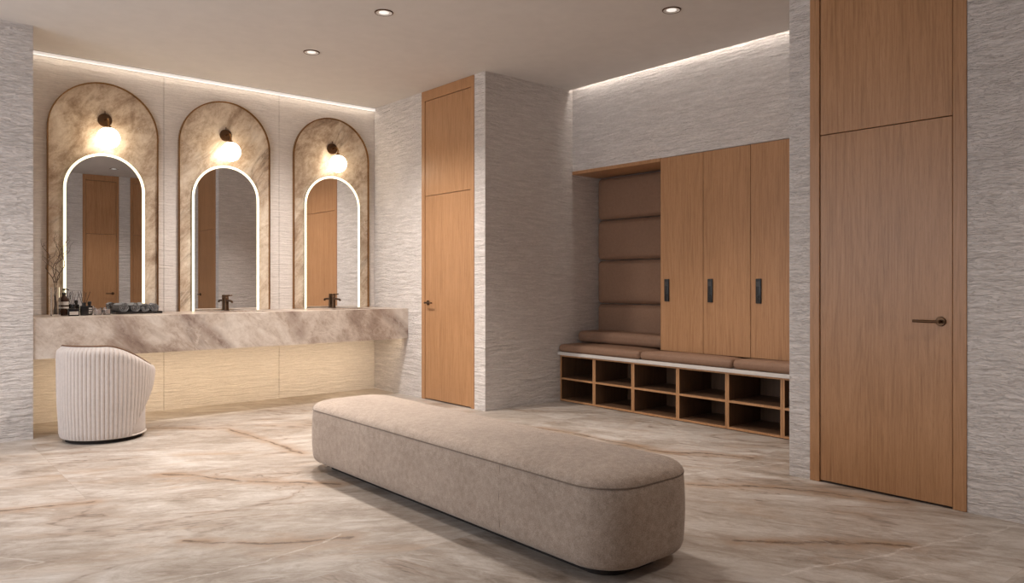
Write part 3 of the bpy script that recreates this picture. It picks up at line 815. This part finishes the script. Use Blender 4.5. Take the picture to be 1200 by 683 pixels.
# ---------------------------------------------------------------- locker alcove
# bench: cubby units, slab, cushions
XB, XS = 5.316, 5.286
CZ = .468
edges = [5.455, 4.990, 4.506, 4.005, 3.512, 3.023, 2.537]
cubname = ('against the block wall at the far end', 'second from the block wall', 'under the gap of the first two cushions',
           'fourth from the block wall', 'fifth from the block wall', 'nearest the pier, mostly hidden by it')
for i, (a, b) in enumerate(zip(edges, edges[1:])):
    y1, y0 = a - .0015, b + .0015; th = .016; xb = 5.80
    u = thing('shoe_cubby', (XB, (y0 + y1) / 2, 0), f'open oak two-shelf shoe cubby under the bench, {cubname[i]}', 'shoe cubby', 'oak shoe cubbies')
    xe = XB + .006
    for ya in (y0, y1 - th): MB().box(xe, xb, ya, ya + th, .006, CZ, .001).build('side_panel', 'wood_shaded', u)  # inner panels: shade painted into the oak colour
    MB().box(xe, xb, y0 + th, y1 - th, .006, .024, .001).build('bottom_panel', 'wood_shaded', u)
    MB().box(xe, xb, y0 + th, y1 - th, .222, .240, .001).build('shelf', 'wood_shaded', u)
    MB().box(xe, xb, y0 + th, y1 - th, CZ - .016, CZ, .001).build('top_panel', 'wood_shaded', u)
    MB().box(xb - .012, xb, y0 + th, y1 - th, .024, CZ - .016).build('back_panel', 'wood_shaded', u)
    eb = MB()  # front edges keep the unshaded oak colour
    for ya in (y0, y1 - th): eb.box(XB, xe, ya, ya + th, .006, CZ)
    for za, zb in ((.006, .024), (.222, .240), (CZ - .016, CZ)): eb.box(XB, xe, y0 + th, y1 - th, za, zb)
    tag(eb.build('front_edge', 'wood', u), 'oak front edge without the painted shade')
    MB().box(XB + .02, xb, y0 + .002, y1 - .002, .0003, .006).build('plinth', 'gap', u)
tag(MB().box(XB, 5.80, YR + .001, 2.535, 0.0005, CZ).build('trim_2', 'wood'), 'oak filler beside the last shoe cubby', 'trim', kind='structure')
tag(MB().box(XS, XBACK - .001, YR + .001, YB - .001, CZ + .0005, .500, .003).build('stone_bench', 'slab'), 'pale stone slab on top of the shoe cubbies', 'bench')
BZ = .5005
for y0, y1, x1, lab in ((4.411, 5.452, 5.80, 'brown leather seat cushion at the far end below the padded recess'),
                        (3.453, 4.403, 5.490, 'brown leather seat cushion in the middle, below the first two lockers'),
                        (2.445, 3.445, 5.490, 'brown leather seat cushion nearest the pier, below the third locker')):
    tag(MB().cushion(5.282, min(x1, 5.80), y0, y1, BZ, BZ + .074, .032, (0, 0, .010)).build('seat_cushion', 'leather', None, True), lab, 'cushion', 'bench seat cushions')
tag(MB().cushion(5.545, 5.815, 4.342, 5.448, BZ + .0865, .700, .045, (0, 0, .008)).build('seat_pad', 'leather', None, True), 'thick brown leather pad lying at the foot of the padded backrest', 'cushion')
zs = [(.5015, .974), (.978, 1.426), (1.430, 1.846), (1.850, 2.288)]
blab = ('lowest, half behind the seat pad', 'second from the bottom', 'third from the bottom', 'topmost, under the oak header')
for (z0, z1), l in zip(zs, blab):
    tag(MB().cushion(5.848, XBACK - .001, 4.340, 5.452, z0, z1, .050, (.022, 0, 0)).build('back_cushion', 'leather', None, True), f'horizontal brown leather back cushion in the recess, {l}', 'back cushion', 'padded backrest cushions')
# header board over the recess and filler by the near pier
tag(MB().box(XL - .004, XBACK - .001, 4.334, YB - .001, 2.300, 2.3325, .001).build('trim_1', 'wood'), 'oak header board over the padded recess', 'trim', kind='structure')
tag(MB().box(XL, XBACK - .001, YR + .001, 2.944, .502, 2.3325).build('trim_3', 'wood'), 'oak filler panel beside the last locker', 'trim', kind='structure')
ly = [4.332, 3.8705, 3.409, 2.9465]
llab = ('beside the padded recess', 'between two other lockers', 'nearest the pier by the near door')
for i, (a, b) in enumerate(zip(ly, ly[1:])):
    y1, y0 = a - .001, b + .001
    L = thing('locker', (XL, (y0 + y1) / 2, .502), f'tall oak locker with a black lock, {llab[i]}', 'locker', 'tall oak lockers')
    bd = MB()
    bd.box(XL + .024, XBACK - .002, y0, y0 + .018, .502, 2.332).box(XL + .024, XBACK - .002, y1 - .018, y1, .502, 2.332)
    bd.box(XL + .024, XBACK - .002, y0 + .018, y1 - .018, .502, .520).box(XL + .024, XBACK - .002, y0 + .018, y1 - .018, 2.314, 2.332)
    bd.box(XBACK - .012, XBACK - .002, y0 + .018, y1 - .018, .520, 2.314)
    bd.build('locker_body', 'wood', L)
    if i == 0: MB().box(XL, XL + .0225, y1 - .004, y1, .502, 2.332).build('side_edge', 'wood', L)
    yd1 = y1 - (.005 if i == 0 else .0015)
    dr = MB().box(XL, XL + .022, y0 + .0015, yd1, .580, 2.328, .001).build('locker_door', 'wood', L)
    lk = y1 - .075
    pl = MB().box(XL - .014, XL + .001, lk - .024, lk + .024, 1.026, 1.228, .004, 2).build('lock_plate', 'black', dr, True)
    MB().box(XL - .0155, XL - .013, lk - .016, lk + .016, 1.165, 1.205, .0007).build('lock_sensor', 'graphite', pl)
    MB().lathe([(.011, 0), (.011, -.004), (.009, -.006)], (XL - .0135, lk, 1.085), 'x', 20).build('lock_knob', 'black', pl, True)

# ---------------------------------------------------------------- lamps and added window light
def light(name, kind, loc, energy, col, rot=(0, 0, 0), **kw):
    d = bpy.data.lights.new(name, kind); d.energy = energy; d.color = col
    for k, v in kw.items(): setattr(d, k, v)
    o = bpy.data.objects.new(name, d); COL.objects.link(o); o.location = loc; o.rotation_euler = rot
    return o
WARM, NEUT, COOL = (1, .80, .60), (1, .925, .86), (.90, .93, 1)
for x, y, e, cone in ((2.85, 4.756, 220, 96), (2.873, 5.978, 480, 142), (4.396, 3.364, 170, 80), (3.237, .51, 130, 96),
                      (1.30, 4.70, 190, 96), (2.85, 3.53, 105, 120), (1.30, 3.40, 25, 110), (-.15, 5.90, 190, 96)):  # the pair left of the pouf are added fill lamps
    light('downlight_beam', 'SPOT', (x, y, H - .02), e, NEUT, spot_size=math.radians(cone), spot_blend=.9, shadow_soft_size=.10)
# cove behind the ceiling edge over the lockers
light('cove_light', 'AREA', (XL - .024, (YR + YB) / 2, H + .10), 6, (1, .93, .86), (0, 0, 0), shape='RECTANGLE', size=.03, size_y=YB - YR - .14)
# the glowing profile along the top of the mirror wall
light('profile_light', 'AREA', ((XP + XD) / 2, YM - .045, H - .030), 1.6, (1, .87, .72), (math.radians(12), 0, 0), shape='RECTANGLE', size=XD - XP - .06, size_y=.02)
# strip under the counter, shining down and back
light('counter_glow', 'AREA', ((XP + XD) / 2, YC + .072, CB + .06), 9, (1, .78, .52), (math.radians(45), 0, 0), shape='RECTANGLE', size=XD - XP - .12, size_y=.02, spread=math.radians(110))
# cool side light added in the window opening
light('added_daylight', 'AREA', (XW - .06, (WY0 + WY1) / 2, (WZ0 + WZ1) / 2), 105, COOL, (0, math.radians(-90), 0), shape='RECTANGLE', size=WZ1 - WZ0 - .1, size_y=WY1 - WY0 - .1)

w = bpy.data.worlds.new('sky'); SC.world = w; w.use_nodes = True
nt = w.node_tree; nt.nodes.clear()
o = nt.nodes.new('ShaderNodeOutputWorld'); b = nt.nodes.new('ShaderNodeBackground'); s = nt.nodes.new('ShaderNodeTexSky')
s.sky_type = 'NISHITA'; s.sun_disc = False; s.sun_elevation = .6
nt.links.new(s.outputs[0], b.inputs[0]); nt.links.new(b.outputs[0], o.inputs[0]); b.inputs[1].default_value = .12

# ---------------------------------------------------------------- camera
F_PX, YAW, CYH = 881.364, 0.86227715, 330.529
cam = bpy.data.cameras.new('camera'); cam.sensor_width = 36; cam.sensor_fit = 'HORIZONTAL'
cam.lens = F_PX * 36 / 1200; cam.shift_y = (CYH - 341.5) / 1200; cam.clip_start = .05; cam.clip_end = 60
co = bpy.data.objects.new('camera', cam); COL.objects.link(co)
co.location = (0, 0, 1.2); co.rotation_euler = (PI / 2, 0, YAW - PI / 2)
SC.camera = co
vs = SC.view_settings
vs.view_transform = 'Standard'; vs.look = 'None'; vs.gamma = 1; vs.use_curve_mapping = False; vs.exposure = 0.0
SC.cycles.max_bounces = 10; SC.cycles.diffuse_bounces = 6; SC.cycles.use_denoising = True
SC.cycles.sample_clamp_indirect = 3
